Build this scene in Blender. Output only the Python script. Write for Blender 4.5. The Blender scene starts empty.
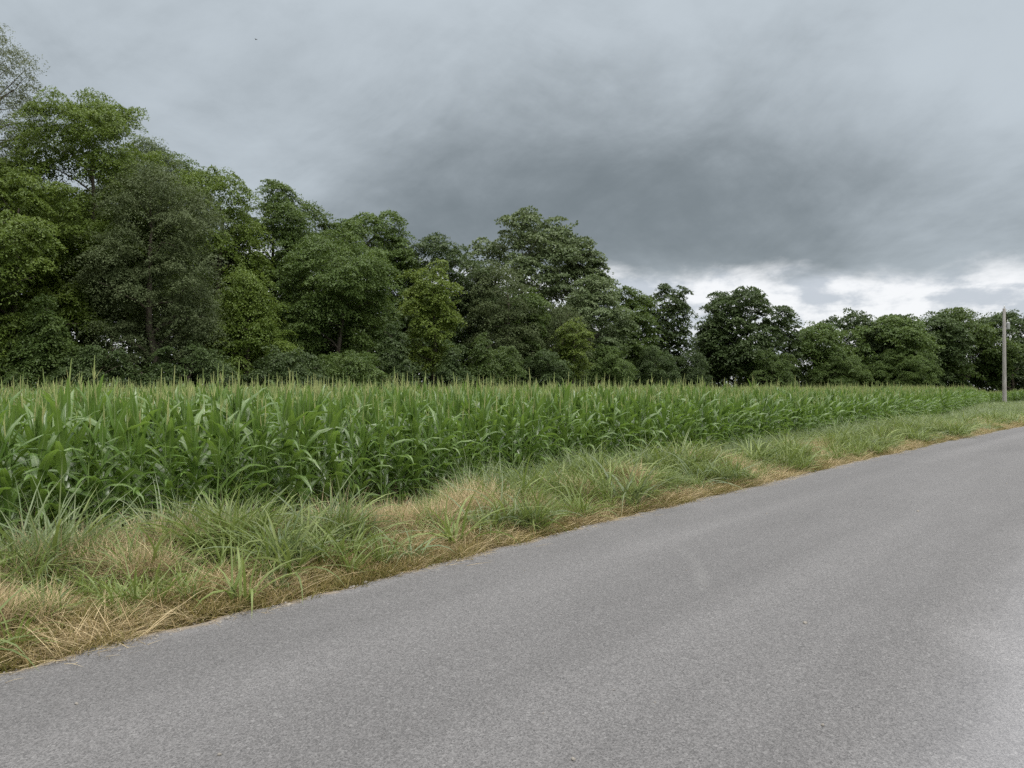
import bpy, math, random
import numpy as np
random.seed(7); RNG = np.random.default_rng(11)
S = bpy.context.scene
COL = S.collection
F, HOR, EYE = 770.0, 390.0, 1.65            # focal length (px), horizon row, eye height above the road
FIELD = -0.30                               # level of the field below the road

# ------------------------------------------------------------------ helpers
def put(name, me, parent=None, loc=(0, 0, 0)):
    o = bpy.data.objects.new(name, me); COL.objects.link(o)
    o.location = loc
    if parent: o.parent = parent
    return o
def tag(o, label=None, cat=None, group=None, kind=None):
    if label: o['label'] = label
    if cat: o['category'] = cat
    if group: o['group'] = group
    if kind: o['kind'] = kind
    return o
def make_mesh(name, V, Q, mats, tint=None, mi=None, uv=None, smooth=False):
    """V (n,3), Q (m,4) quads; tint per vertex; mi material index per face; uv per vertex"""
    me = bpy.data.meshes.new(name)
    V = np.asarray(V, np.float32); Q = np.asarray(Q, np.int32)
    me.vertices.add(len(V)); me.vertices.foreach_set('co', V.ravel())
    k = Q.shape[1]
    me.loops.add(Q.size); me.loops.foreach_set('vertex_index', Q.ravel())
    me.polygons.add(len(Q))
    me.polygons.foreach_set('loop_start', np.arange(0, Q.size, k, dtype=np.int32))
    me.polygons.foreach_set('loop_total', np.full(len(Q), k, np.int32))
    for m in mats: me.materials.append(m)
    if mi is not None: me.polygons.foreach_set('material_index', np.asarray(mi, np.int32))
    if tint is not None:
        a = me.attributes.new('tint', 'FLOAT', 'POINT'); a.data.foreach_set('value', np.asarray(tint, np.float32))
    if uv is not None:
        l = me.uv_layers.new(name='UVMap'); l.data.foreach_set('uv', np.asarray(uv, np.float32)[Q.ravel()].ravel())
    me.update(calc_edges=True)
    if smooth: me.polygons.foreach_set('use_smooth', np.ones(len(Q), bool))
    return me
class Geo:
    def __init__(s): s.V=[]; s.Q=[]; s.T=[]; s.M=[]; s.U=[]; s.n=0
    def add(s, V, Q, t=0.5, m=0, uv=None):
        V=np.asarray(V,float); Q=np.asarray(Q,int)
        s.V.append(V); s.Q.append(Q+s.n); s.n+=len(V)
        s.T.append(np.full(len(V),t) if np.isscalar(t) else np.asarray(t))
        s.M.append(np.full(len(Q),m))
        s.U.append(np.zeros((len(V),2)) if uv is None else uv)
    def mesh(s, name, mats, smooth=False):
        return make_mesh(name, np.concatenate(s.V), np.concatenate(s.Q), mats, np.concatenate(s.T), np.concatenate(s.M), np.concatenate(s.U), smooth)
def norm(v): return v/np.maximum(np.linalg.norm(v,axis=-1,keepdims=True),1e-9)
def tube(g, pts, rad, n=6, t=.5, m=0):
    pts=np.asarray(pts,float); rad=np.asarray(rad,float); k=len(pts)
    d=norm(np.gradient(pts,axis=0)); ref=np.where(np.abs(d[:,2:3])>.9,[[1.,0,0]],[[0,0,1.]])
    a=norm(np.cross(d,ref)); b=np.cross(d,a)
    th=np.linspace(0,2*np.pi,n,endpoint=False)
    V=(pts[:,None]+rad[:,None,None]*(np.cos(th)[None,:,None]*a[:,None]+np.sin(th)[None,:,None]*b[:,None])).reshape(-1,3)
    Q=[[i*n+j,i*n+(j+1)%n,(i+1)*n+(j+1)%n,(i+1)*n+j] for i in range(k-1) for j in range(n)]
    g.add(V,Q,t,m)
def lathe(g, prof, n=20, c=(0,0,0), m=0):
    th=np.linspace(0,2*np.pi,n,endpoint=False)
    V=np.array([[r*math.cos(a)+c[0],r*math.sin(a)+c[1],z+c[2]] for r,z in prof for a in th])
    Q=[[i*n+j,i*n+(j+1)%n,(i+1)*n+(j+1)%n,(i+1)*n+j] for i in range(len(prof)-1) for j in range(n)]
    g.add(V,Q,.5,m)
def blades(base, az, lean, L, W, bend, segs=4, tint=None, fold=0.0, twist=None):
    """grass blades / leaves: curved tapering strips. all args arrays (n,)"""
    n=len(L); s=np.linspace(0,1,segs+1)
    ang=lean[:,None]+bend[:,None]*s[None]**1.3           # angle from vertical along the blade
    ds=(L/segs)[:,None]
    h=np.concatenate([np.zeros((n,1)),np.cumsum(np.sin((ang[:,1:]+ang[:,:-1])/2)*ds,1)],1)
    z=np.concatenate([np.zeros((n,1)),np.cumsum(np.cos((ang[:,1:]+ang[:,:-1])/2)*ds,1)],1)
    ca,sa=np.cos(az),np.sin(az)
    P=np.stack([base[:,0,None]+h*ca[:,None],base[:,1,None]+h*sa[:,None],base[:,2,None]+z],-1)
    tw=(twist if twist is not None else np.zeros(n))[:,None]*s[None]
    up=np.stack([-np.cos(ang)*ca[:,None],-np.cos(ang)*sa[:,None],np.sin(ang)],-1)
    side=np.stack([-sa,ca,0*sa],-1)[:,None,:]
    sd=side*np.cos(tw)[...,None]+up*np.sin(tw)[...,None]
    prof=np.minimum(1,.55+s*3)*(1-s**2.2); prof[-1]=.03
    w=(W[:,None]*prof[None]/2)[...,None]
    l=P-sd*w; r=P+sd*w
    t=np.repeat(tint if tint is not None else np.full(n,.5),0) if False else (tint if tint is not None else np.full(n,.5))
    if fold>0:
        nv=np.cross(sd,np.gradient(P,axis=1)); nv=norm(nv)
        l=l+nv*w*fold; r=r+nv*w*fold
        V=np.stack([l,P,r],2).reshape(-1,3); k=3
        uv=np.tile(np.stack([np.tile([0,.5,1.],segs+1),np.repeat(s,3)],-1),(n,1))
    else:
        V=np.stack([l,r],2).reshape(-1,3); k=2
        uv=np.tile(np.stack([np.tile([0,1.],segs+1),np.repeat(s,2)],-1),(n,1))
    q=[]
    for i in range(segs):
        for j in range(k-1): q.append([i*k+j,i*k+j+1,(i+1)*k+j+1,(i+1)*k+j])
    q=np.array(q); Q=(q[None]+(np.arange(n)*k*(segs+1))[:,None,None]).reshape(-1,4)
    return V,Q,np.repeat(t,k*(segs+1)),uv
def vnoise(x,y,seed=0):
    x=np.asarray(x,float); y=np.asarray(y,float); xi=np.floor(x).astype(int); yi=np.floor(y).astype(int); xf=x-xi; yf=y-yi
    def h(a,b):
        v=np.sin(a*127.1+b*311.7+seed*74.7)*43758.5453; return v-np.floor(v)
    u=xf*xf*(3-2*xf); v=yf*yf*(3-2*yf)
    return (h(xi,yi)*(1-u)+h(xi+1,yi)*u)*(1-v)+(h(xi,yi+1)*(1-u)+h(xi+1,yi+1)*u)*v
def fbm(x,y,seed=0): return (vnoise(x,y,seed)*.55+vnoise(x*2.1+5,y*2.1,seed+1)*.3+vnoise(x*4.3,y*4.3+9,seed+2)*.15)
def smooth(a,b,x):
    t=np.clip((x-a)/(b-a),0,1); return t*t*(3-2*t)

# ------------------------------------------------------------------ node helpers
def mat(name):
    m=bpy.data.materials.new(name); m.use_nodes=True; nt=m.node_tree
    for n in list(nt.nodes): nt.nodes.remove(n)
    out=nt.nodes.new('ShaderNodeOutputMaterial'); return m,nt,out
class NT:
    def __init__(s,nt): s.nt=nt
    def n(s,t,**kw):
        nd=s.nt.nodes.new(t)
        for k,v in kw.items():
            if k.startswith('i_'):
                nd.inputs[k[2:].replace('_',' ')].default_value=v
            else: setattr(nd,k,v)
        return nd
    def l(s,a,b): s.nt.links.new(a,b)
    def val(s,inp,v):
        if hasattr(v,'is_linked') or isinstance(v,bpy.types.NodeSocket): s.l(v,inp)
        else: inp.default_value=v
    def math(s,op,a,b=0.0,c=None,clamp=False):
        nd=s.n('ShaderNodeMath',operation=op,use_clamp=clamp); s.val(nd.inputs[0],a); s.val(nd.inputs[1],b)
        if c is not None: s.val(nd.inputs[2],c)
        return nd.outputs[0]
    def mix(s,f,a,b,mode='MIX'):
        nd=s.n('ShaderNodeMix',data_type='RGBA',blend_type=mode); s.val(nd.inputs[0],f)
        for i,v in ((6,a),(7,b)):
            if isinstance(v,bpy.types.NodeSocket): s.l(v,nd.inputs[i])
            else: nd.inputs[i].default_value=(*v[:3],1)
        return nd.outputs[2]
    def sstep(s,x,a,b):
        nd=s.n('ShaderNodeMapRange',interpolation_type='SMOOTHSTEP'); s.val(nd.inputs[0],x); nd.inputs[1].default_value=a; nd.inputs[2].default_value=b
        return nd.outputs[0]
    def noise(s,vec,scale,detail=4,rough=.55,dist=0):
        nd=s.n('ShaderNodeTexNoise'); s.l(vec,nd.inputs['Vector'])
        nd.inputs['Scale'].default_value=scale; nd.inputs['Detail'].default_value=detail
        nd.inputs['Roughness'].default_value=rough; nd.inputs['Distortion'].default_value=dist
        return nd.outputs['Fac']
def leafmat(name, c1, c2, trans=.3, rough=.45, spec=.35, tcol=None, midrib=None, vary=.25):
    m,nt,out=mat(name); N=NT(nt)
    a=N.n('ShaderNodeAttribute',attribute_name='tint')
    oi=N.n('ShaderNodeObjectInfo')
    c=N.mix(a.outputs['Fac'],c1,c2)
    k=N.math('MULTIPLY_ADD',oi.outputs['Random'],vary,1-vary/2)
    hv=N.n('ShaderNodeHueSaturation'); N.l(c,hv.inputs['Color']); N.l(k,hv.inputs['Value']); c=hv.outputs[0]
    if midrib:
        uv=N.n('ShaderNodeUVMap'); sp=N.n('ShaderNodeSeparateXYZ'); N.l(uv.outputs[0],sp.inputs[0])
        d=N.math('ABSOLUTE',N.math('SUBTRACT',sp.outputs[0],.5))
        c=N.mix(N.math('MULTIPLY',N.sstep(d,.09,.03),.7),c,midrib)
    p=N.n('ShaderNodeBsdfPrincipled'); N.l(c,p.inputs['Base Color'])
    p.inputs['Roughness'].default_value=rough; p.inputs['Specular IOR Level'].default_value=spec
    t=N.n('ShaderNodeBsdfTranslucent')
    tc=N.mix(.6,c,tcol or [min(1,v*1.5) for v in c2])
    N.l(tc,t.inputs['Color'])
    ms=N.n('ShaderNodeMixShader'); ms.inputs[0].default_value=trans
    N.l(p.outputs[0],ms.inputs[1]); N.l(t.outputs[0],ms.inputs[2]); N.l(ms.outputs[0],out.inputs[0])
    return m
def plainmat(name, c1, c2, scale=8, rough=.8, spec=.3, stretch=(1,1,1), bump=.0, metallic=0):
    m,nt,out=mat(name); N=NT(nt)
    tc=N.n('ShaderNodeTexCoord'); mp=N.n('ShaderNodeMapping'); N.l(tc.outputs['Object'],mp.inputs[0]); mp.inputs['Scale'].default_value=stretch
    f=N.noise(mp.outputs[0],scale,6,.6)
    c=N.mix(N.sstep(f,.3,.7),c1,c2)
    p=N.n('ShaderNodeBsdfPrincipled'); N.l(c,p.inputs['Base Color']); p.inputs['Roughness'].default_value=rough
    p.inputs['Specular IOR Level'].default_value=spec; p.inputs['Metallic'].default_value=metallic
    if bump:
        b=N.n('ShaderNodeBump'); b.inputs['Strength'].default_value=bump; b.inputs['Distance'].default_value=.03; N.l(f,b.inputs['Height']); N.l(b.outputs[0],p.inputs['Normal'])
    N.l(p.outputs[0],out.inputs[0]); return m

# ------------------------------------------------------------------ layout
UX,UY=.62,.7846
def tp(x,y): return x*UX+y*UY, -x*UY+y*UX
def xy(t,p): return t*UX-p*UY, t*UY+p*UX
def road_p(t):                               # left edge of the road
    t=np.asarray(t,float); tc=np.clip(t,-40,70)
    return 5.2-.00090*tc*tc*np.where(tc<0,.3,1)-np.where(t>70,(t-70)*.126,0)
CT=np.array([-60,-25,0,12,25,40,60,80,100,140.]); CP=np.array([9.7,9.7,9.6,8.8,8.1,8.1,9.1,10.3,11.8,14.5])
def corn_p(t):
    t=np.asarray(t,float)
    return sum(np.interp(t+o,CT,CP) for o in (-6,-3,0,3,6))/5
ROADW=6.3
TPX=np.array([-300,-100,0,100,200,300,400,500,600,700,800,900,1024,1200,1500]); TYD=np.array([36,39,42,45,51,56,61,72,90,102,110,118,126,132,140.])
def tree_depth(px): return np.interp(px,TPX,TYD)
def ground_z(x,y):
    x=np.asarray(x,float); y=np.asarray(y,float)
    t,p=tp(x,y); d=p-road_p(t)
    z=np.where(d>0,-.035+.05*smooth(.05,.8,d)-.315*smooth(.7,3.4,d),0)
    z=z+np.where(d>.2,(fbm(x*1.3,y*1.3,3)-.5)*.07*smooth(.2,1,d)*(1-smooth(60,120,np.abs(t))),0)
    z=np.where(d<=0,-.10,z)
    r=-ROADW-d                                # beyond the right edge of the road
    z=np.where(r>-.12,-.04-.26*smooth(.5,4,r),z)
    z=np.where((d<=.03)&(r<=-.12),-.06,z)
    z=z+smooth(55,80,t)*.30*smooth(.5,2,d)*(1-smooth(9.0,11.5,p))   # verge runs level with the road by the pole
    return z

# ------------------------------------------------------------------ materials
M={}
M['corn_leaf']=leafmat('corn_leaf',(.076,.144,.028),(.128,.206,.048),trans=.34,rough=.29,spec=.6,tcol=(.24,.38,.05),midrib=(.24,.31,.14))
M['corn_stalk']=leafmat('corn_stalk',(.12,.19,.05),(.16,.23,.07),trans=.05,rough=.5)
M['tassel']=leafmat('tassel',(.22,.30,.10),(.42,.40,.19),trans=.2,rough=.7,spec=.1)
M['grass']=leafmat('verge_grass',(.105,.155,.036),(.21,.255,.080),trans=.34,rough=.42,spec=.4,tcol=(.24,.31,.07),vary=.4)
M['pale_grass']=leafmat('pale_grass',(.115,.165,.070),(.21,.25,.125),trans=.34,rough=.4,spec=.45,tcol=(.23,.30,.10),vary=.35)
M['straw']=leafmat('straw',(.33,.25,.135),(.56,.465,.285),trans=.25,rough=.65,spec=.2,tcol=(.5,.4,.24),vary=.35)
M['weed']=leafmat('weed',(.115,.120,.032),(.29,.215,.095),trans=.3,rough=.6,spec=.2,tcol=(.25,.24,.07),vary=.5)
M['bark']=plainmat('bark',(.055,.045,.035),(.14,.12,.095),6,.9,.1,(1,1,.25),.6)

def ground_material():
    m,nt,out=mat('ground'); N=NT(nt)
    g=N.n('ShaderNodeNewGeometry'); P=g.outputs['Position']
    n1=N.noise(P,.9,5); n2=N.noise(P,14,6,.7); n3=N.noise(P,3.2,4)
    soil=N.mix(n2,(.075,.055,.038),(.17,.125,.085))
    litter=N.mix(N.sstep(n2,.4,.65),(.085,.095,.035),(.20,.165,.09))
    c=N.mix(N.sstep(n1,.35,.62),soil,litter)
    c=N.mix(N.math('MULTIPLY',N.sstep(n3,.5,.7),.55),c,(.075,.085,.03))
    p=N.n('ShaderNodeBsdfPrincipled'); N.l(c,p.inputs['Base Color']); p.inputs['Roughness'].default_value=.95; p.inputs['Specular IOR Level'].default_value=.1
    b=N.n('ShaderNodeBump'); b.inputs['Distance'].default_value=.04; N.l(n2,b.inputs['Height']); N.l(b.outputs[0],p.inputs['Normal'])
    N.l(p.outputs[0],out.inputs[0]); return m
def asphalt_material():
    m,nt,out=mat('asphalt'); N=NT(nt)
    uv=N.n('ShaderNodeUVMap'); U=uv.outputs[0]
    sp=N.n('ShaderNodeSeparateXYZ'); N.l(U,sp.inputs[0]); u=sp.outputs[0]
    g=N.n('ShaderNodeNewGeometry'); P=g.outputs['Position']
    vo=N.n('ShaderNodeTexVoronoi',feature='F1'); N.l(P,vo.inputs['Vector']); vo.inputs['Scale'].default_value=125
    vb=N.n('ShaderNodeRGBToBW'); N.l(vo.outputs['Color'],vb.inputs[0])
    vo2=N.n('ShaderNodeTexVoronoi',feature='F1'); N.l(P,vo2.inputs['Vector']); vo2.inputs['Scale'].default_value=64
    vb2=N.n('ShaderNodeRGBToBW'); N.l(vo2.outputs['Color'],vb2.inputs[0])
    mp=N.n('ShaderNodeMapping'); N.l(U,mp.inputs[0]); mp.inputs['Scale'].default_value=(1,.10,1)
    band=N.noise(mp.outputs[0],.95,4,.55,.3)          # long streaks along the road
    mp2=N.n('ShaderNodeMapping'); N.l(U,mp2.inputs[0]); mp2.inputs['Scale'].default_value=(1,.35,1)
    blot=N.noise(mp2.outputs[0],1.6,6,.62,.2)
    fine=N.noise(P,28,4,.65)
    base=N.mix(vb.outputs[0],(.060,.059,.0605),(.172,.168,.171))
    base=N.mix(N.math('MULTIPLY',N.sstep(vb2.outputs[0],.75,.95),.40),base,(.235,.232,.233))
    base=N.mix(N.math('MULTIPLY',N.sstep(vb2.outputs[0],.18,.05),.4),base,(.06,.058,.06))
    k=N.math('MULTIPLY_ADD',band,.55,.73); k=N.math('MULTIPLY',k,N.math('MULTIPLY_ADD',blot,.30,.85))
    k=N.math('MULTIPLY',k,N.math('MULTIPLY_ADD',fine,.10,.95))
    # paler worn wheel tracks, broad pale right side, thin pale left edge
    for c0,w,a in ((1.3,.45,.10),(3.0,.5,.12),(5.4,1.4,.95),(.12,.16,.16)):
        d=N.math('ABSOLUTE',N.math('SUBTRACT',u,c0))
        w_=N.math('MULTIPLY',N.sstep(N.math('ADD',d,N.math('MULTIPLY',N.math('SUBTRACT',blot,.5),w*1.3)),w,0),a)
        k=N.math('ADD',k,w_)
    hv=N.n('ShaderNodeHueSaturation'); N.l(base,hv.inputs['Color']); N.l(k,hv.inputs['Value'])
    c=hv.outputs[0]
    c=N.mix(N.math('MULTIPLY',N.sstep(u,4.1,5.2),.5),c,(.185,.190,.210))  # right side shifted towards a bluish grey
    sx=N.math('SUBTRACT',u,1.2); sy=N.math('SUBTRACT',sp.outputs[1],7.7)
    la=N.math('ADD',N.math('MULTIPLY',sx,.592),N.math('MULTIPLY',sy,-.806)); lb=N.math('ADD',N.math('MULTIPLY',sx,.806),N.math('MULTIPLY',sy,.592))
    lb=N.math('ADD',lb,N.math('MULTIPLY',N.math('MULTIPLY',la,N.math('SUBTRACT',la,2.1)),.10))
    sm=N.math('MULTIPLY',N.math('MULTIPLY',N.sstep(N.math('ABSOLUTE',lb),.10,.0),N.math('MULTIPLY',N.sstep(la,-.1,.7),N.sstep(la,2.5,1.6))),.17)
    c=N.mix(N.math('MULTIPLY',sm,N.sstep(blot,.3,.6)),c,(.27,.268,.265))
    # sandy dust on the ragged left edge
    ed=N.math('ADD',u,N.math('MULTIPLY',N.math('SUBTRACT',N.noise(P,5,5),.5),.36))
    c=N.mix(N.math('MULTIPLY',N.sstep(ed,.10,-.04),.8),c,(.25,.20,.14))
    p=N.n('ShaderNodeBsdfPrincipled'); N.l(c,p.inputs['Base Color']); p.inputs['Roughness'].default_value=.72; p.inputs['Specular IOR Level'].default_value=.3
    b=N.n('ShaderNodeBump'); b.inputs['Distance'].default_value=.006; b.inputs['Strength'].default_value=.8; N.l(vo.outputs['Distance'],b.inputs['Height']); N.l(b.outputs[0],p.inputs['Normal'])
    N.l(p.outputs[0],out.inputs[0]); return m
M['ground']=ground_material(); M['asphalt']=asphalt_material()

# ------------------------------------------------------------------ ground sheet and road
def axis(lo,hi,step,far):
    a=list(np.arange(lo,hi+1e-6,step)); s=step; x=hi; 
    while x<far: s*=1.22; x+=s; a.append(x)
    s=step; x=lo
    while x>-far: s*=1.22; x-=s; a.insert(0,x)
    return np.array(a)
gx=axis(-16,44,.2,2600); gy=axis(-4,56,.2,2600)
GX,GY=np.meshgrid(gx,gy); GZ=ground_z(GX,GY)
nx,ny=len(gx),len(gy); I=np.arange(nx*ny).reshape(ny,nx)
Q=np.stack([I[:-1,:-1],I[:-1,1:],I[1:,1:],I[1:,:-1]],-1).reshape(-1,4)
tag(put('ground',make_mesh('ground',np.stack([GX,GY,GZ],-1).reshape(-1,3),Q,[M['ground']],smooth=True)),kind='structure')
ts=np.concatenate([np.arange(-60,-12,1.),np.arange(-12,60,.12),np.arange(60,300,2.)])
us=np.array([-.02,0,.03,.35,1,2,3.15,4.3,5.3,5.95,6.27,6.3,6.32])
wob=(fbm(ts*1.6,ts*0,21)-.5)*.20+(vnoise(ts*6,ts*0,8)-.5)*.09
rows=[]; ruv=[]
for t,w in zip(ts,wob):
    p0=float(road_p(t))
    for u in us:
        k=max(0,1-abs(u)/.5)
        p=p0-u+w*k
        z=.005+.045*(1-((u-3.15)/3.15)**2)
        if u in (-.02,6.32): z=-.09
        x,y=xy(t,p); rows.append((x,y,z)); ruv.append((u-w*k*.0,t))
n=len(us); I=np.arange(len(rows)).reshape(len(ts),n)
Q=np.stack([I[:-1,:-1],I[1:,:-1],I[1:,1:],I[:-1,1:]],-1).reshape(-1,4)[:,::-1]
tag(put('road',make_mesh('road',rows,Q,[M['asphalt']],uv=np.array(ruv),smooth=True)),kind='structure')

# ------------------------------------------------------------------ scattering
def scatter(name, protos, P, rot, sc, idx):
    """one object whose geometry nodes set the meshes `protos` on the points P"""
    c=bpy.data.collections.new(name+'_kinds')
    for i,me in enumerate(protos):
        c.objects.link(bpy.data.objects.new('%s_kind_%02d'%(name,i),me))
    me=bpy.data.meshes.new(name); me.vertices.add(len(P)); me.vertices.foreach_set('co',np.asarray(P,np.float32).ravel())
    a=me.attributes.new('rot','FLOAT_VECTOR','POINT'); a.data.foreach_set('vector',np.asarray(rot,np.float32).ravel())
    a=me.attributes.new('sc','FLOAT_VECTOR','POINT'); a.data.foreach_set('vector',np.asarray(sc,np.float32).ravel())
    a=me.attributes.new('idx','INT','POINT'); a.data.foreach_set('value',np.asarray(idx,np.int32))
    o=put(name,me)
    ng=bpy.data.node_groups.new(name,'GeometryNodeTree')
    ng.interface.new_socket('Geometry',in_out='INPUT',socket_type='NodeSocketGeometry'); ng.interface.new_socket('Geometry',in_out='OUTPUT',socket_type='NodeSocketGeometry')
    N=NT(ng); gi=N.n('NodeGroupInput'); go=N.n('NodeGroupOutput'); ip=N.n('GeometryNodeInstanceOnPoints'); ci=N.n('GeometryNodeCollectionInfo')
    ci.inputs['Collection'].default_value=c; ci.inputs['Separate Children'].default_value=True; ci.inputs['Reset Children'].default_value=True
    def at(nm,dt):
        a=N.n('GeometryNodeInputNamedAttribute',data_type=dt); a.inputs['Name'].default_value=nm
        return a.outputs[0]
    e=N.n('FunctionNodeEulerToRotation'); N.l(at('rot','FLOAT_VECTOR'),e.inputs[0])
    N.l(gi.outputs[0],ip.inputs['Points']); N.l(ci.outputs[0],ip.inputs['Instance']); ip.inputs['Pick Instance'].default_value=True
    N.l(at('idx','INT'),ip.inputs['Instance Index']); N.l(e.outputs[0],ip.inputs['Rotation']); N.l(at('sc','FLOAT_VECTOR'),ip.inputs['Scale'])
    N.l(ip.outputs[0],go.inputs[0])
    md=o.modifiers.new('scatter','NODES'); md.node_group=ng
    return o

# ------------------------------------------------------------------ corn
def corn_plant(seed):
    r=np.random.default_rng(seed); H=r.uniform(1.62,1.80)
    st=Geo(); lv=Geo(); ta=Geo()
    k=9; zz=np.linspace(0,H,k); bx=np.cumsum(r.normal(0,.008,k)); by=np.cumsum(r.normal(0,.008,k))
    sp=np.stack([bx-bx[0],by-by[0],zz],-1); tube(st,sp,np.linspace(.015,.006,k),6,.5)
    nl=15; az0=r.uniform(0,2*np.pi)
    hz=np.linspace(.16,H-.12,nl)+r.normal(0,.02,nl)
    base=np.stack([np.interp(hz,zz,sp[:,0]),np.interp(hz,zz,sp[:,1]),hz],-1)
    f=np.linspace(0,1,nl)
    az=az0+np.pi*(np.arange(nl)%2)+r.normal(0,.38,nl)
    L=(.42+.34*np.sin(np.pi*np.clip(f*.85+.12,0,1)))*r.uniform(.88,1.12,nl); L[-3:]*=[.85,.72,.62]; hz[-3:]-=[.0,.05,.12]; base[-3:,2]=hz[-3:]
    W=(.056+.046*np.sin(np.pi*np.clip(f*.8+.1,0,1)))*r.uniform(.9,1.15,nl)
    lean=np.interp(f,[0,.6,.85,1],[.58,.36,.13,.05])+r.normal(0,.06,nl)*(1.1-f)
    bend=np.interp(f,[0,.5,.72,.86,1],[1.9,1.95,1.45,.5,.12])*r.uniform(.65,1.25,nl)
    V,Q,t,uv=blades(base,az,lean,L,W,bend,9,r.uniform(0,1,nl),.28,r.normal(0,.7,nl))
    wav=np.sin(uv[:,1]*22+t*30)*.010*(np.abs(uv[:,0]-.5)*2); V[:,2]+=wav
    lv.add(V,Q,t,0,uv)
    top=sp[-1]
    young=seed%2; tl=r.uniform(.08,.18) if young else r.uniform(.22,.42); tube(ta,[top-[0,0,.05],top+[0,0,tl*.5],top+[r.normal(0,.01),r.normal(0,.01),tl]],[.009,.008,.003],5,r.uniform(0,.6))
    nb=int(r.integers(1,3)) if young else int(r.integers(2,7))
    V,Q,t,uv=blades(np.repeat(top[None],nb,0)+[0,0,tl*.1],r.uniform(0,6.28,nb),r.uniform(.06,.42,nb),r.uniform(.1,.22,nb),np.full(nb,.012),r.uniform(0,.4,nb),3,r.uniform(.2,1,nb)); ta.add(V,Q,t,0,uv)
    return st,lv,ta
NP=12
protos=[]; joined=[]
for i in range(NP):
    st,lv,ta=corn_plant(100+i)
    protos.append((st.mesh('stalk',[M['corn_stalk']],True),lv.mesh('foliage',[M['corn_leaf']],True),ta.mesh('tassel',[M['tassel']])))
    g=Geo()
    for j,q in enumerate((st,lv,ta)):
        for a,b,c,u in zip(q.V,q.Q,q.T,q.U): g.add(a,b,c,j,u)
        g_last=None
    # quads inside each Geo are already offset: rebuild cleanly
    g=Geo(); 
    for j,q in enumerate((st,lv,ta)):
        g.add(np.concatenate(q.V),np.concatenate(q.Q),np.concatenate(q.T),j,np.concatenate(q.U))
    joined.append(g.mesh('corn_plant',[M['corn_stalk'],M['corn_leaf'],M['tassel']],True))
pts=[]
for k in range(0,190):
    sp=.17 if k<8 else .20
    t=np.arange(-25,150,sp); t=t+RNG.normal(0,.025,len(t))
    p=corn_p(t)+.76*k+RNG.normal(0,.03,len(t))
    x,y=xy(t,p); px=512+F*x/np.maximum(y,.1)
    ok=(y>4)&(px>-170)&(px<1190)&(y<tree_depth(px)-2.5)&(t<100-1.2*vnoise(p,p*0,5))
    ok&=RNG.random(len(t))>(.10 if k else .06)
    p2=5.5+.76*k+RNG.normal(0,.03,len(t)); x2,y2=xy(t,p2); px2=512+F*x2/np.maximum(y2,.1)
    far2=(t>108)&(y2>4)&(px2>940)&(px2<1250)&(y2<tree_depth(px2)-2.5)&(p2<45)
    for m_,s_,xx,yy in ((ok,1.,x,y),(far2,.86,x2,y2)):
        pts.append(np.stack([xx[m_],yy[m_],np.full(m_.sum(),s_),np.full(m_.sum(),k)],-1))
pts=np.concatenate(pts)
pz=ground_z(pts[:,0],pts[:,1])
n=len(pts); psc=pts[:,2]*np.clip(RNG.normal(1.03,.062,n),.84,1.20)
psc*=1+.11*(fbm(pts[:,0]*.25,pts[:,1]*.25,4)-.5)*2
psc=np.where(pts[:,3]==0,psc*RNG.uniform(.86,1.0,n),psc)
pidx=RNG.integers(0,NP,n); prot=RNG.uniform(0,6.28,n); ptilt=RNG.normal(0,.045,(n,2))
px=512+F*pts[:,0]/pts[:,1]; dist=np.hypot(pts[:,0],pts[:,1])
score=np.where((px>-5)&(px<1029)&(pts[:,3]<3),dist+pts[:,3]*1.2,1e9)
first=np.argsort(score)[:300]; isf=np.zeros(n,bool); isf[first]=True
GL='tall green corn plant in the front rows of the field beside the grass verge'
GG='corn plants in the front rows of the field'
for i in first:
    e=put('corn_plant',None,None,(pts[i,0],pts[i,1],pz[i])); e.empty_display_size=.1
    e.rotation_euler=(ptilt[i,0],ptilt[i,1],prot[i]); e.scale=(psc[i],)*3
    tag(e,GL,'corn plant',GG)
    for nm,me in zip(('stalk','foliage','tassel'),protos[pidx[i]]): put(nm,me,e)
r_=~isf
o=scatter('corn_field',joined,np.stack([pts[r_,0],pts[r_,1],pz[r_]],-1),np.stack([ptilt[r_,0],ptilt[r_,1],prot[r_]],-1),np.repeat(psc[r_][:,None],3,1),pidx[r_])
tag(o,'dense green corn filling the field behind its front rows','corn',kind='stuff')
print('corn',n)

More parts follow.
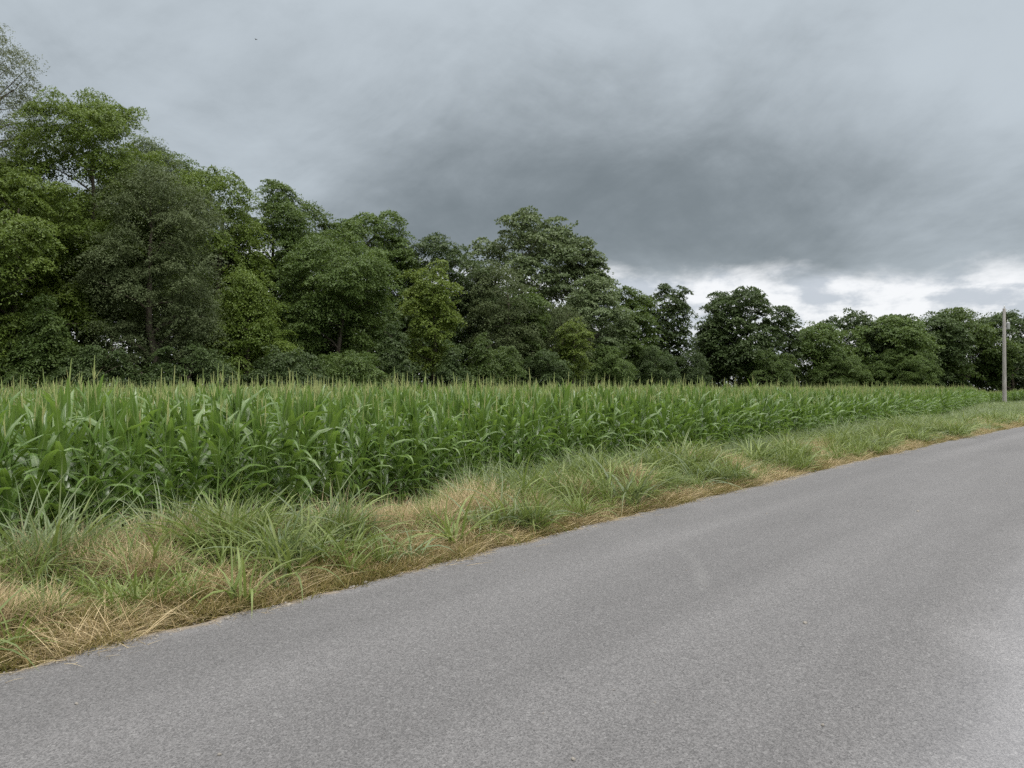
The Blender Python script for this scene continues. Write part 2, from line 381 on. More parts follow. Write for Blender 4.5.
# ------------------------------------------------------------------ verge grasses
def tuft(seed,nb,L,W,r,lean,bend,segs=4,fold=0):
    g=np.random.default_rng(seed); az=g.uniform(0,6.283,nb); rr=r*np.sqrt(g.uniform(0,1,nb)); a2=g.uniform(0,6.283,nb)
    base=np.stack([rr*np.cos(a2),rr*np.sin(a2),np.full(nb,-.02)],-1)
    V,Q,t,uv=blades(base,az,g.uniform(lean[0],lean[1],nb),L*g.uniform(.45,1.1,nb),W*g.uniform(.7,1.25,nb),g.uniform(bend[0],bend[1],nb),segs,g.uniform(0,1,nb),fold,g.normal(0,.8,nb))
    G=Geo(); G.add(V,Q,t,0,uv); return G
KIND={
 'tall': [tuft(i,40,.86,.0155,.12,(.05,.55),(.3,1.8),5).mesh('tuft',[M['pale_grass']]) for i in range(1,6)],
 'mid':  [tuft(i,48,.54,.0135,.10,(.1,.8),(.3,1.7),4).mesh('tuft',[M['grass']]) for i in range(11,16)],
 'broad':[tuft(i,24,.80,.026,.09,(.1,.8),(.6,2.0),6,.25).mesh('tuft',[M['grass'] if i%2 else M['pale_grass']]) for i in range(21,26)],
 'straw':[tuft(i,80,.52,.0068,.12,(.05,.75),(.1,1.5),4).mesh('tuft',[M['straw']]) for i in range(31,36)],
 'lying':[tuft(i,60,.42,.0048,.16,(.9,1.5),(.1,.7),3).mesh('tuft',[M['straw']]) for i in range(41,45)],
 'weed': [tuft(i,90,.17,.0105,.13,(.3,1.35),(.1,1.3),3).mesh('tuft',[M['weed']]) for i in range(51,56)],
}
ncand=90000
# candidates: denser near the camera
tt=np.concatenate([RNG.uniform(-8,14,46000),RNG.uniform(10,34,36000),RNG.uniform(30,70,30000),RNG.uniform(66,125,20000)])
w=RNG.uniform(0,1,len(tt)); rp=road_p(tt); cp=corn_p(tt)
pp=rp+w*(np.minimum(cp+.35,rp+11)-rp)
x,y=xy(tt,pp); d=pp-rp; D=cp-rp; e=cp-pp
ok=(y>.5)&(np.abs(x)<y*1.05+4); px_=512+F*x/np.maximum(y,.5); ok&=(px_>-400)&(px_<1350)
tt,pp,x,y,d,e,D=(a[ok] for a in (tt,pp,x,y,d,e,D))
n1=fbm(x*.55+3,y*.55,31); n2=fbm(x*1.1,y*1.1+7,41); n3=fbm(x*.35,y*.35,51); n4=fbm(x*1.7,y*1.7,61)
u_=RNG.random(len(x)); kind=np.full(len(x),'',dtype='<U6')
fr=np.clip(d/np.maximum(D,.1),0,1)
edge=d<(.32+3.0*n2*n2)
lim=-.09+.36*n4
n5=fbm(x*2.2+1,y*2.2,71)
pat=np.zeros(len(x))
for pxx,pyy,rr_ in ((10,645,.9),(40,605,.8),(95,615,.6),(-60,640,.9),(120,560,.4),(175,560,.4),(205,575,.55),(440,574,.7),(535,546,.6),(640,516,.9),(715,497,1.2),(790,476,1.6),(860,458,2.2),(300,585,.4)):
    gy=EYE*F/(pyy-HOR); gx_=(pxx-512)*gy/F; pat=np.maximum(pat,1.15-np.hypot(x-gx_,y-gy)/rr_)
pat=pat+(n5-.5)*1.7+(u_-.5)*.5
dry=(pat>.35)|((n1*.55+n5*.45>.55)&(d>.45)&(d<.4+np.where(tt<9,.55,.18)*D))
kind[:]='tall'
kind[(d<.5+.42*D)]='mid'
kind[(n2>.53)&(d>.5)&(u_<.8)]='broad'
kind[dry&(u_<.64)]='straw'
kind[(pat>.5)&(u_<.85)&(d>.15)]='straw'
kind[dry&(u_<.22)]='lying'
kind[(d>.5*D)&(n3>.50)&(u_<.30)&(tt<9)]='straw'
kind[edge]='weed'
kind[edge&(u_<.07+.16*(n1>.5))]='lying'
kind[edge&(u_>.95)&(d>.25)]='broad'
kind[edge&(u_>.86)&(u_<.95)&(n2>.45)&(d>.2)]='mid'
keep=np.ones(len(x),bool); keep&=d>lim*.9
keep&=~((e<.9)&(tt<17)&(n4>.36))           # bare brown strip in front of the near corn
keep&=~((e<.15)&(u_>.5))
keep&=~((pat>.3)&(kind!='straw')&(kind!='lying')&(RNG.random(len(x))>.35))
bare=(n4<.30)&(d>.5); keep&=~(bare&(u_>.35))
near=smooth(22,6,np.hypot(x,y))
keep&=RNG.random(len(x))<np.where((kind=='tall')|(kind=='broad'),.29,np.where(kind=='mid',.34,np.where(kind=='weed',.85,.75)))
hs=np.clip(.78+1.5*(n4-.5)+.9*(n2-.5)+.35*smooth(.8,3.0,d),.42,1.5)*1.08*(1-(.30+.28*smooth(26,12,tt))*smooth(2.6,.5,e)*smooth(60,40,tt))*(1-.40*smooth(30,60,tt))
for nm,ks,lab in (('grass',('tall','mid','broad'),'long green verge grass between the road and the corn'),
                  ('dry_grass',('straw','lying'),'dead straw coloured grass in patches along the verge'),
                  ('weeds',('weed',),'low olive brown creeping weeds along the road edge')):
    PR=[]; P=[];R=[];SC=[];ID=[]
    for kd in ks:
        m_=keep&(kind==kd); o0=len(PR); PR+=KIND[kd]; c_=m_.sum()
        P.append(np.stack([x[m_],y[m_],ground_z(x[m_],y[m_])],-1))
        R.append(np.stack([RNG.normal(0,.12,c_),RNG.normal(0,.12,c_),RNG.uniform(0,6.28,c_)],-1))
        dd=np.hypot(x[m_],y[m_])
        s=RNG.uniform(.7,1.2,c_)*(hs[m_] if kd not in('weed','lying') else 1)
        wide=1+.012*np.clip(dd-10,0,60)
        SC.append(np.stack([s*wide,s*wide,s],-1)); ID.append(o0+RNG.integers(0,len(KIND[kd]),c_))
    P=np.concatenate(P); print(nm,len(P))
    tag(scatter(nm,PR,P,np.concatenate(R),np.concatenate(SC),np.concatenate(ID)),lab,'grass',kind='stuff')

rt=RNG.uniform(-14,70,9000); rd=ROADW+.1+RNG.uniform(0,1,9000)**1.6*16; rx,ry=xy(rt,road_p(rt)-rd); c_=len(rt)
q_=fbm(rx*.7,ry*.7,81)
PR=KIND['mid']+KIND['straw']+KIND['weed']; id_=RNG.integers(0,5,c_)+np.where(rd<ROADW+.7,10,np.where(q_>.56,5,0))
tag(scatter('roadside_grass',PR,np.stack([rx,ry,ground_z(rx,ry)],-1),np.stack([RNG.normal(0,.1,c_),RNG.normal(0,.1,c_),RNG.uniform(0,6.28,c_)],-1),np.repeat((RNG.uniform(.6,1.1,c_)*1.2)[:,None],3,1),id_),'grass along the near side of the road','grass',kind='stuff')

# ------------------------------------------------------------------ loose stones along the road edge
M['stone']=plainmat('stone',(.10,.095,.09),(.36,.33,.29),14,.9,.2)
def stone(seed):
    g=np.random.default_rng(seed); bpy_v=[];Qs=[]
    nu,nv=8,5
    for j in range(nv+1):
        for i in range(nu):
            th=2*math.pi*i/nu; ph=math.pi*j/nv-math.pi/2; r=1+g.normal(0,.16)*(0<j<nv)
            bpy_v.append((r*math.cos(ph)*math.cos(th),r*.8*math.cos(ph)*math.sin(th),r*.55*math.sin(ph)))
    for j in range(nv):
        for i in range(nu): Qs.append((j*nu+i,j*nu+(i+1)%nu,(j+1)*nu+(i+1)%nu,(j+1)*nu+i))
    return make_mesh('stone',bpy_v,Qs,[M['stone']])
ns=2600; st_=np.concatenate([RNG.uniform(-6,16,ns-400),RNG.uniform(14,40,400)]); sd_=RNG.normal(.02,.085,ns); far_=RNG.random(ns)<.03; sd_[far_]=-RNG.uniform(.1,5.5,far_.sum())
sx_,sy_=xy(st_,road_p(st_)+sd_); sz_=np.where(sd_<0,.005+.045*(1-((-sd_-3.15)/3.15)**2)+.002,ground_z(sx_,sy_)+.004)
ss_=np.clip(RNG.lognormal(-4.9,.55,ns),.003,.026)
tag(scatter('gravel',[stone(i) for i in range(5)],np.stack([sx_,sy_,sz_],-1),RNG.uniform(0,6.28,(ns,3))*[.1,.1,1],np.repeat(ss_[:,None],3,1),RNG.integers(0,5,ns)),'loose grit and small stones along the road edge','gravel',kind='stuff')

# ------------------------------------------------------------------ trees
def make_crown(seed,R,zb,zt,leaf,nclus,nleaf,rc,prof='round',gap=.0,flat=.30,lobes=None,droop=.3):
    """crown = boughs (uneven lobes inside the envelope), each carrying flat sprays of leaves; returns leaves + spray centres"""
    g=np.random.default_rng(seed); H=zt-zb
    P_={'round':lambda f:np.sqrt(np.clip(1-(2*f-1)**2,0,1))**.8,
        'dome':lambda f:np.where(f<.45,.80+.20*f/.45,np.sqrt(np.clip(1-((f-.45)/.55)**2,0,1))),
        'cone':lambda f:(1-f)**.8*.95+.05,
        'column':lambda f:np.where(f<.7,.75+.25*f/.7,np.sqrt(np.clip(1-((f-.7)/.3)**2,0,1))),
        'fan':lambda f:np.where(f<.6,.30+.70*(f/.6),np.sqrt(np.clip(1-((f-.6)/.4)**2,0,1)))}[prof]
    nb=lobes or int(np.clip(13+6*H/R,14,46))
    f=(np.arange(nb)+g.uniform(.1,.9,nb))/nb*.94
    th=np.arange(nb)*2.399+g.normal(0,.55,nb)
    rad=P_(f)
    lr=R*g.uniform(.22,.46,nb)*(.55+.45*rad)
    pos=np.clip(rad*R*g.uniform(.72,1.12,nb)-lr*.8,0,None)
    LC=np.stack([pos*np.cos(th),pos*np.sin(th),zb+f*H],-1)
    LC[-1]=[g.normal(0,R*.06),g.normal(0,R*.06),zt-lr[-1]*.92]
    LC[:,2]=np.minimum(LC[:,2],zt-lr*.6*g.uniform(.9,1.5,nb)); LC[:,2]=np.maximum(LC[:,2],zb+lr*.4)
    wgt=lr**2; pick=g.choice(nb,nclus,p=wgt/wgt.sum())
    d=g.normal(0,1,(nclus,3)); outw=norm(np.concatenate([LC[:,:2],np.zeros((nb,1))],1))[pick]
    d=norm(norm(d)+.45*outw+np.array([0,0,.35]))
    C=LC[pick]+d*(lr[pick]*g.uniform(.30,1,nclus)**.25*(1+.22*np.sin(d[:,0]*5+pick)*np.sin(d[:,2]*6+pick*2)))[:,None]*np.array([1,1,.78])
    strag=g.random(nclus)<.08; C[strag]+=d[strag]*rc*.5
    C=C[C[:,2]>.3]
    kp=[]; Cs=C*[1,1,1.5]
    for i in range(len(C)):                                # sprays keep apart, so that dark gaps show between them
        if not kp or (((Cs[kp]-Cs[i])**2).sum(1)).min()>(.80*rc)**2: kp.append(i)
    C=C[kp]
    if gap>0:
        holes=C[g.integers(0,len(C),9)]; hr=g.uniform(.10,.24,9)*R*gap*2
        dmin=(np.linalg.norm(C[:,None]-holes[None],axis=-1)/hr[None]).min(1); C=C[dmin>1]
    nc=len(C)
    cr=rc*g.uniform(.6,1.4,nc)
    a=g.uniform(0,2*np.pi,(nc,nleaf)); q=np.sqrt(g.uniform(0,1,(nc,nleaf)))
    ax=g.uniform(0,2*np.pi,nc)[:,None]; q2=q*(1+.35*np.cos(2*(a-ax)))
    dx=q2*np.cos(a); dy=q2*np.sin(a); dz=flat*(1-q*q)+g.normal(0,.07,(nc,nleaf))-droop*q**2
    radial=norm(np.concatenate([C[:,:2],np.zeros((nc,1))],1))[:,None]
    tx,ty=g.normal(0,.30,(2,nc,1)); tilt=(dx*radial[...,0]+dy*radial[...,1])*-.18+dx*tx+dy*ty         # sprays hang outwards
    P=C[:,None]+np.stack([dx,dy,dz+tilt],-1)*cr[:,None,None]
    out=np.stack([dx,dy,np.full_like(dx,-.05)-droop],-1)
    D=norm(out+.3*radial+g.normal(0,.75,(nc,nleaf,3))).reshape(-1,3)
    Nn=norm(np.stack([dx*.8,dy*.8,np.full_like(dx,.85)],-1)+.25*radial+g.normal(0,.38,(nc,nleaf,3))).reshape(-1,3)
    P=P.reshape(-1,3); sd=norm(np.cross(D,Nn))
    m=len(P); L=(leaf[0]*g.uniform(.6,1.3,m))[:,None]; W=(leaf[1]*g.uniform(.7,1.25,m))[:,None]
    V=np.stack([P-D*L*.5,P+sd*W*.5-D*L*.05,P+D*L*.5,P-sd*W*.5-D*L*.05],1).reshape(-1,3)
    Q=np.arange(m*4).reshape(-1,4)
    tc=np.repeat(g.uniform(0,1,nc),nleaf)*.55+g.uniform(0,1,m)*.45
    G=Geo(); G.add(V,Q,np.repeat(tc,4)); return G,C
def make_trunk(seed,H,zt,C,r0,nl=16,split=.3):
    g=np.random.default_rng(seed+5); G=Geo()
    k=10; zz=np.linspace(-.3,zt*.86,k); wx=np.cumsum(g.normal(0,.10,k)); wy=np.cumsum(g.normal(0,.10,k)); wx-=wx[0]; wy-=wy[0]
    sp=np.stack([wx,wy,zz],-1); rad=r0*np.linspace(1,.15,k); rad[0]*=1.45; tube(G,sp,rad,9)
    for i in g.choice(len(C),min(nl,len(C)),replace=False):
        c=C[i]; z0=max(zt*.14,min(c[2]-.25*np.hypot(c[0],c[1])-.4,zt*.8))
        s=np.array([np.interp(z0,zz,wx),np.interp(z0,zz,wy),z0]); md=(s+c)/2+g.normal(0,.3,3)+[0,0,.35]
        q1=s*.6+md*.4; rr=max(.03,np.interp(z0,zz,rad)*.5)
        tube(G,[s,(s+md)/2+[0,0,.1],md,(md+c)/2+[0,0,.1],c],rr*np.array([1,.8,.6,.4,.15]),6)
    return G
LM={
 'fresh':leafmat('leaf_fresh',(.074,.120,.018),(.134,.188,.034),trans=.34,rough=.5,spec=.3,tcol=(.20,.27,.045)),
 'green':leafmat('leaf_green',(.056,.096,.022),(.098,.146,.036),trans=.32,rough=.5,spec=.3,tcol=(.15,.21,.04)),
 'deep': leafmat('leaf_deep',(.042,.070,.022),(.074,.110,.034),trans=.28,rough=.5,spec=.3,tcol=(.10,.15,.04)),
 'silver':leafmat('leaf_silver',(.100,.122,.064),(.155,.178,.098),trans=.28,rough=.6,spec=.25,tcol=(.17,.20,.09)),
 'olive':leafmat('leaf_olive',(.064,.090,.032),(.102,.132,.052),trans=.28,rough=.6,spec=.25,tcol=(.14,.17,.06)),
 'poplar':leafmat('leaf_poplar',(.078,.116,.044),(.130,.168,.072),trans=.28,rough=.5,spec=.35,tcol=(.16,.21,.07)),
 'sage':leafmat('leaf_sage',(.064,.090,.034),(.112,.140,.062),trans=.28,rough=.6,spec=.25,tcol=(.13,.16,.06)),
 'lime': leafmat('leaf_lime',(.080,.122,.020),(.140,.188,.034),trans=.34,rough=.5,spec=.3,tcol=(.22,.28,.05)),
}
TG='trees along the far side of the corn field'
# cx, top row, half width px, crown bottom row, depth m, material, profile, leaf(l,w), clump radius m, clumps, leaves, gap, droop, label
TREES=[
 (-10,26,50,235,47,'silver','round',(.24,.09),1.0,330,70,.55,.5,'tall wispy grey-green tree rising at the far left edge above its neighbours'),
 (-95,120,95,388,42,'green','dome',(.30,.13),1.3,420,80,0,.4,'broad green tree cut off by the left edge of the view'),
 (88,93,66,330,46,'fresh','dome',(.36,.13),1.15,900,90,.0,.45,'tallest bright green tree with a rounded peaked top, right of the wispy grey-green one'),
 (18,172,72,384,41,'fresh','dome',(.38,.14),1.15,560,90,.35,.5,'bright green tree with layered drooping sprays, lower than the tall peaked tree behind it'),
 (156,168,53,386,44,'sage','dome',(.30,.10),1.15,950,90,.08,.65,'drooping grey-olive tree with fine leaves, second crown in from the tall peaked green tree'),
 (146,140,36,300,55,'poplar','dome',(.22,.13),1.1,330,80,.2,.2,'slim pale tree whose top peeks out behind the drooping grey-olive tree'),
 (186,163,34,340,58,'green','dome',(.28,.15),1.2,330,80,.2,.3,'green crown filling in between the grey-olive tree and the yellow-green tree, set back'),
 (216,170,44,372,54,'fresh','dome',(.30,.15),1.2,480,80,.3,.4,'yellow-green tree standing just right of the drooping grey-olive tree'),
 (275,181,40,372,59,'green','dome',(.30,.17),1.2,430,80,.25,.35,'darker green tree with a square-shouldered top, right of the yellow-green tree'),
 (306,204,30,360,66,'green','dome',(.28,.16),1.3,330,80,.15,.3,'green crown set back between the square-shouldered tree and the wide domed tree'),
 (402,238,26,372,70,'green','dome',(.28,.16),1.3,300,80,.15,.3,'green crown filling the notch left of the dark tree with a notched top'),
 (248,272,46,386,50,'fresh','cone',(.32,.14),1.1,420,80,.2,.45,'low bright green tree with pointed top in front of the square-shouldered tree'),
 (335,238,54,387,56,'green','dome',(.28,.15),1.2,620,85,.2,.4,'wide domed green tree with a lighter right shoulder in the middle of the tree line'),
 (366,212,40,330,69,'green','round',(.30,.18),1.3,300,80,.35,.25,'tree whose rounded crown shows above and behind the wide domed green tree'),
 (440,236,46,380,71,'deep','dome',(.28,.18),1.3,460,80,.3,.3,'dark green tree with a notched top, left of the great pale tree'),
 (431,264,24,372,60,'lime','dome',(.28,.17),1.0,240,70,.3,.35,'small yellow-green tree in front of the dark tree with a notched top'),
 (524,220,70,352,97,'poplar','dome',(.36,.27),1.7,430,85,.5,.1,'great pale grey-green tree with broad rounded top, tallest in the middle distance'),
 (583,240,18,296,96,'poplar','round',(.34,.26),1.4,100,85,.2,.1,'separate pale leafy limb-like crown at the right shoulder of the great pale tree'),
 (500,268,32,388,70,'olive','dome',(.26,.14),1.2,360,80,.25,.35,'dull olive tree below the left side of the great pale tree'),
 (528,292,19,388,72,'green','column',(.28,.17),1.1,260,80,.15,.35,'narrow fresh green tree directly below the middle of the great pale tree'),
 (560,306,22,388,74,'olive','dome',(.26,.12),1.1,260,80,.25,.5,'drooping dull tree to the right of the narrow fresh green tree'),
 (592,277,32,388,84,'poplar','dome',(.30,.2),1.3,400,80,.25,.3,'grey-green tree under the right shoulder of the great pale tree'),
 (574,322,15,380,71,'lime','round',(.26,.16),.9,120,60,.3,.3,'little yellow-green tree tucked in front of the grey-green tree'),
 (628,287,29,388,93,'green','dome',(.32,.2),1.3,420,80,.25,.35,'green tree with a sloping crown, left of the slender dark gappy tree'),
 (669,285,19,388,98,'deep','column',(.34,.24),1.35,230,70,.6,.25,'slender dark tree with sky showing through its crown, alone before the wide gap'),
 (745,291,44,388,104,'deep','dome',(.36,.25),1.5,480,80,.45,.2,'broad dark rounded tree standing right of the wide sky gap'),
 (712,318,16,388,102,'deep','round',(.34,.24),1.3,130,70,.3,.25,'small dark crown leaning out from the left side of the broad dark rounded tree'),
 (815,326,28,388,110,'green','dome',(.34,.2),1.4,260,80,.1,.35,'lower green tree filling the dip between two taller dark tree groups'),
 (788,315,10,380,106,'deep','round',(.34,.22),1.2,80,70,.3,.2,'small dark crown on the right flank of the broad dark rounded tree'),
 (862,316,40,388,116,'deep','dome',(.36,.24),1.6,330,80,.15,.3,'first rounded dark tree of the distant group left of the utility pole'),
 (888,318,38,388,112,'green','dome',(.36,.22),1.5,300,80,.2,.35,'mid green tree in the distant group, second from its left end'),
 (925,313,36,388,117,'deep','dome',(.36,.24),1.5,260,80,.3,.25,'narrow dark tree midway along the distant group left of the pole'),
 (962,311,40,388,119,'green','dome',(.38,.24),1.6,360,80,.3,.3,'wide green tree next to the pole with a ragged top'),
 (1012,313,38,388,122,'deep','dome',(.38,.24),1.6,320,80,.3,.25,'dark tree directly behind the utility pole'),
 (1062,318,34,388,124,'deep','dome',(.38,.24),1.6,320,80,.2,.25,'dark tree at the right edge of the view beyond the pole'),
]
def px_to_x(px,Y): return (px-512)*Y/F
def row_to_z(row,Y): return EYE+(HOR-row)*Y/F
for i,(cx,top,hw,bot,Y,mt,prof,leaf,rc,nc,nl,gap,droop,lab) in enumerate(TREES):
    X=px_to_x(cx,Y); zt=row_to_z(top,Y)-FIELD; zb=max(.8,row_to_z(bot,Y)-FIELD+.4); R=hw*Y/F
    rc=rc*.8
    k_=min(1,max(0,(Y-45)/50)); lf=.52+.36*k_; leaf=(leaf[0]*lf,leaf[1]*lf); G,C=make_crown(300+i,R*1.06,zb,zt+rc*.05,leaf,int(nc*2.2),int(nl*(3.1-1.5*k_)),rc*(1.0 if mt in('silver','olive','sage') else .88),prof,gap,.40,None,droop*(.75 if mt=='fresh' else .4))
    e=put('tree',None,None,(X,Y,FIELD)); e.empty_display_size=1; tag(e,lab,'tree',TG)
    put('crown',G.mesh('crown',[LM[mt]]),e)
    put('trunk',make_trunk(300+i,zt-zb,zt,C,.14+.011*zt,70 if gap>.5 else 24).mesh('trunk',[M['bark']],True),e)
# shrubs in front of the trees
SHRUBS=[
 (395,322,30,391,52,'deep','cone','dark layered shrub below the wide domed tree'),
 (352,350,28,391,49,'green','dome','low bushy shrub at the foot of the wide domed tree'),
 (452,340,22,391,58,'deep','cone','pointed dark shrub left of the two green bushes in the tree line'),
 (482,332,22,391,60,'green','cone','pointed green bush in front of the dull olive tree'),
 (505,345,20,391,62,'green','dome','rounded green bush right of the pointed green bush'),
 (45,300,44,391,39,'green','cone','leafy bush with hanging sprays low at the left edge of the tree line'),
 (95,345,34,391,40,'deep','dome','dark shrub between the left bush and the grey-olive tree'),
 (190,345,36,391,43,'deep','dome','dark shrub at the foot of the drooping grey-olive tree'),
 (290,348,32,391,47,'deep','dome','dark shrub right of the low pointed bright green tree'),
 (545,350,22,391,68,'deep','dome','dark shrub at the foot of the drooping dull tree'),
 (610,345,22,391,80,'green','dome','green bush at the foot of the sloping green tree'),
 (655,345,18,391,88,'deep','dome','dark bush at the foot of the slender gappy tree'),
 (690,352,18,391,94,'deep','dome','dark bush below the wide sky gap'),
 (770,350,26,391,98,'green','dome','green bush under the broad dark rounded tree'),
 (840,352,24,391,106,'green','dome','green bush below the dip in the distant trees'),
 (905,350,30,391,108,'green','dome','wide green bush under the distant group of trees'),
]
for i,(cx,top,hw,bot,Y,mt,prof,lab) in enumerate(SHRUBS):
    X=px_to_x(cx,Y); zt=row_to_z(top,Y)-FIELD; R=hw*Y/F
    G,C=make_crown(700+i,R*1.15,.1,zt-.1,(.155,.075),int(300+9*R*zt),200,.55,prof,.28,.40,None,.35)
    e=put('shrub',None,None,(X,Y,FIELD)); tag(e,lab,'shrub','shrubs at the foot of the tree line')
    put('crown',G.mesh('crown',[LM[mt]]),e)
    put('stem',make_trunk(700+i,zt,zt,C,.07,10).mesh('stem',[M['bark']],True),e)
# the wood behind, seen only as one dark mass
W=Geo(); WT=Geo(); g=np.random.default_rng(99)
for px in np.arange(-330,1300,17):
    px=px+g.uniform(-6,6); Y=tree_depth(px)+g.uniform(5,13)
    sky=np.interp(px,[-300,0,60,150,215,280,330,400,450,540,600,690,712,745,800,830,1100],[60,150,190,215,240,248,280,285,280,290,318,352,345,330,352,345,338])
    zt=row_to_z(sky+g.uniform(0,26),Y)-FIELD; X=px_to_x(px,Y)
    G,C=make_crown(int(g.integers(1e6)),2.2+Y*.012,.6,zt,(.46,.28),int(120+zt*8),46,1.0,'column',.5,.4,9,.3)
    v=np.concatenate(G.V)+[X,Y,FIELD]; W.add(v,np.concatenate(G.Q),np.concatenate(G.T))
    G=make_trunk(int(g.integers(1e6)),zt,zt,C,.16,4); W.add(np.concatenate(G.V)+[X,Y,FIELD],np.concatenate(G.Q),.5,1)
tag(put('woods',W.mesh('woods',[LM['deep'],M['bark']])),'dark wood filling the gaps behind the tree line','woods',kind='stuff')

# ------------------------------------------------------------------ utility pole
PY=78.0; PX=px_to_x(1004.5,PY); PZ=float(ground_z(PX,PY)); print('pole ground',PZ)
pole_top=row_to_z(308,PY)-PZ
M['pole_wood']=plainmat('pole_wood',(.22,.205,.19),(.34,.325,.31),5,.85,.2,(3,3,.3),.3)
M['galv']=plainmat('galvanised',(.32,.33,.34),(.42,.43,.44),3,.5,.4)
M['porcelain']=plainmat('porcelain',(.62,.62,.6),(.72,.72,.7),3,.3,.5)
e=put('utility_pole',None,None,(PX,PY,PZ)); tag(e,'weathered grey wooden utility pole with small transformer can near its top','utility pole')
g_=Geo(); lathe(g_,[(.20,-.4),(.20,.0),(.165,pole_top*.5),(.135,pole_top-.03),(.12,pole_top),(0.001,pole_top)],16); put('shaft',g_.mesh('shaft',[M['pole_wood']],False),e)
zc=row_to_z(330,PY)-PZ
g_=Geo(); lathe(g_,[(.001,.1),(.15,.1),(.17,.14),(.17,.70),(.18,.72),(.165,.78),(.05,.82),(.001,.82)],18,(.38,0,zc)); tf=put('transformer_can',g_.mesh('transformer_can',[M['galv']],True),e)
g_=Geo(); lathe(g_,[(.001,.82),(.05,.82),(.03,.88),(.05,.90),(.03,.95),(.05,.97),(.02,1.06),(.001,1.06)],10,(.38,.05,zc)); put('bushing',g_.mesh('bushing',[M['porcelain']],True),tf)
g_=Geo(); tube(g_,[(.12,0,zc+.2),(.30,0,zc+.2)],[.04,.04],6); tube(g_,[(.12,0,zc+.6),(.30,0,zc+.6)],[.04,.04],6); put('bracket',g_.mesh('bracket',[M['galv']]),e)
g_=Geo(); lathe(g_,[(.02,pole_top-.02),(.02,pole_top+.08),(.075,pole_top+.10),(.05,pole_top+.15),(.07,pole_top+.17),(.03,pole_top+.26),(.001,pole_top+.27)],10,(.03,0,0)); put('insulator',g_.mesh('insulator',[M['porcelain']],True),e)
g_=Geo(); tube(g_,[(.15,.0,zc-.3),(.19,0,zc+.4),(.30,0,zc+1.1),(.14,0,pole_top-.1)],[.012]*4,5); put('lead_wire',g_.mesh('lead_wire',[M['bark']]),e)

# ------------------------------------------------------------------ a far bird
M['bird']=plainmat('bird_plumage',(.02,.02,.022),(.05,.05,.05),9,.7)
BY=95.; g_=Geo()
V=[];prof=[(-.2,.004),(-.13,.04),(0,.055),(.1,.05),(.16,.035),(.2,.03),(.235,.006)]
tube(g_,[(a,0,0) for a,_ in prof],[r for _,r in prof],10)
for s in (-1,1):
    up=np.array([[.08,0,.02],[.07,s*.14,.09],[.0,s*.30,.06],[-.07,s*.30,.055],[-.05,s*.14,.08],[-.07,0,.015]])
    lo=up-[0,0,.012]; A=np.concatenate([up,lo])
    g_.add(A,[[0,1,4,5],[1,2,3,4],[6,11,10,7],[7,10,9,8],[0,6,7,1],[1,7,8,2],[2,8,9,3],[3,9,10,4],[4,10,11,5]])
g_.add([[-.17,-.02,.01],[-.17,.02,.01],[-.30,.06,.01],[-.30,-.06,.01],[-.17,-.02,-.01],[-.17,.02,-.01],[-.30,.06,0],[-.30,-.06,0]],[[0,1,2,3],[4,7,6,5],[0,3,7,4],[1,5,6,2],[2,6,7,3]])
b=put('bird',g_.mesh('bird',[M['bird']],True),None,(px_to_x(255,BY),BY,row_to_z(38,BY))); b.rotation_euler=(0,0,2.6); b.scale=(.7,)*3
tag(b,'tiny dark bird flying high under the grey clouds','bird')

# ------------------------------------------------------------------ world: overcast sky
SUN_EL,SUN_AZ=math.radians(47),math.radians(142)     # azimuth measured from the view direction, to the right
w=bpy.data.worlds.new('World'); S.world=w; w.use_nodes=True; nt=w.node_tree
for n_ in list(nt.nodes): nt.nodes.remove(n_)
N=NT(nt); out=N.n('ShaderNodeOutputWorld')
sky=N.n('ShaderNodeTexSky',sky_type='NISHITA'); sky.sun_disc=False; sky.sun_elevation=SUN_EL; sky.sun_rotation=SUN_AZ
bg1=N.n('ShaderNodeBackground'); N.l(sky.outputs[0],bg1.inputs[0]); bg1.inputs[1].default_value=.08
tc=N.n('ShaderNodeTexCoord'); sp=N.n('ShaderNodeSeparateXYZ'); N.l(tc.outputs['Generated'],sp.inputs[0])
dx,dy,dz=sp.outputs
zc_=N.math('MAXIMUM',dz,0.0)
inv=N.math('DIVIDE',1.0,N.math('ADD',zc_,.10))
cb=N.n('ShaderNodeCombineXYZ'); N.l(N.math('MULTIPLY',dx,inv),cb.inputs[0]); N.l(N.math('MULTIPLY',dy,inv),cb.inputs[1]); LP=cb.outputs[0]
na=N.noise(LP,.55,6,.56,.6); nb=N.noise(LP,1.5,7,.6,.4); ncl=N.noise(LP,.22,3,.5,.3)
wob_=N.math('MULTIPLY',N.math('SUBTRACT',nb,.5),.035)
az=N.math('ARCTAN2',dx,dy)
el=N.math('ADD',N.math('ARCSINE',N.math('MINIMUM',dz,1.0)),0.0)
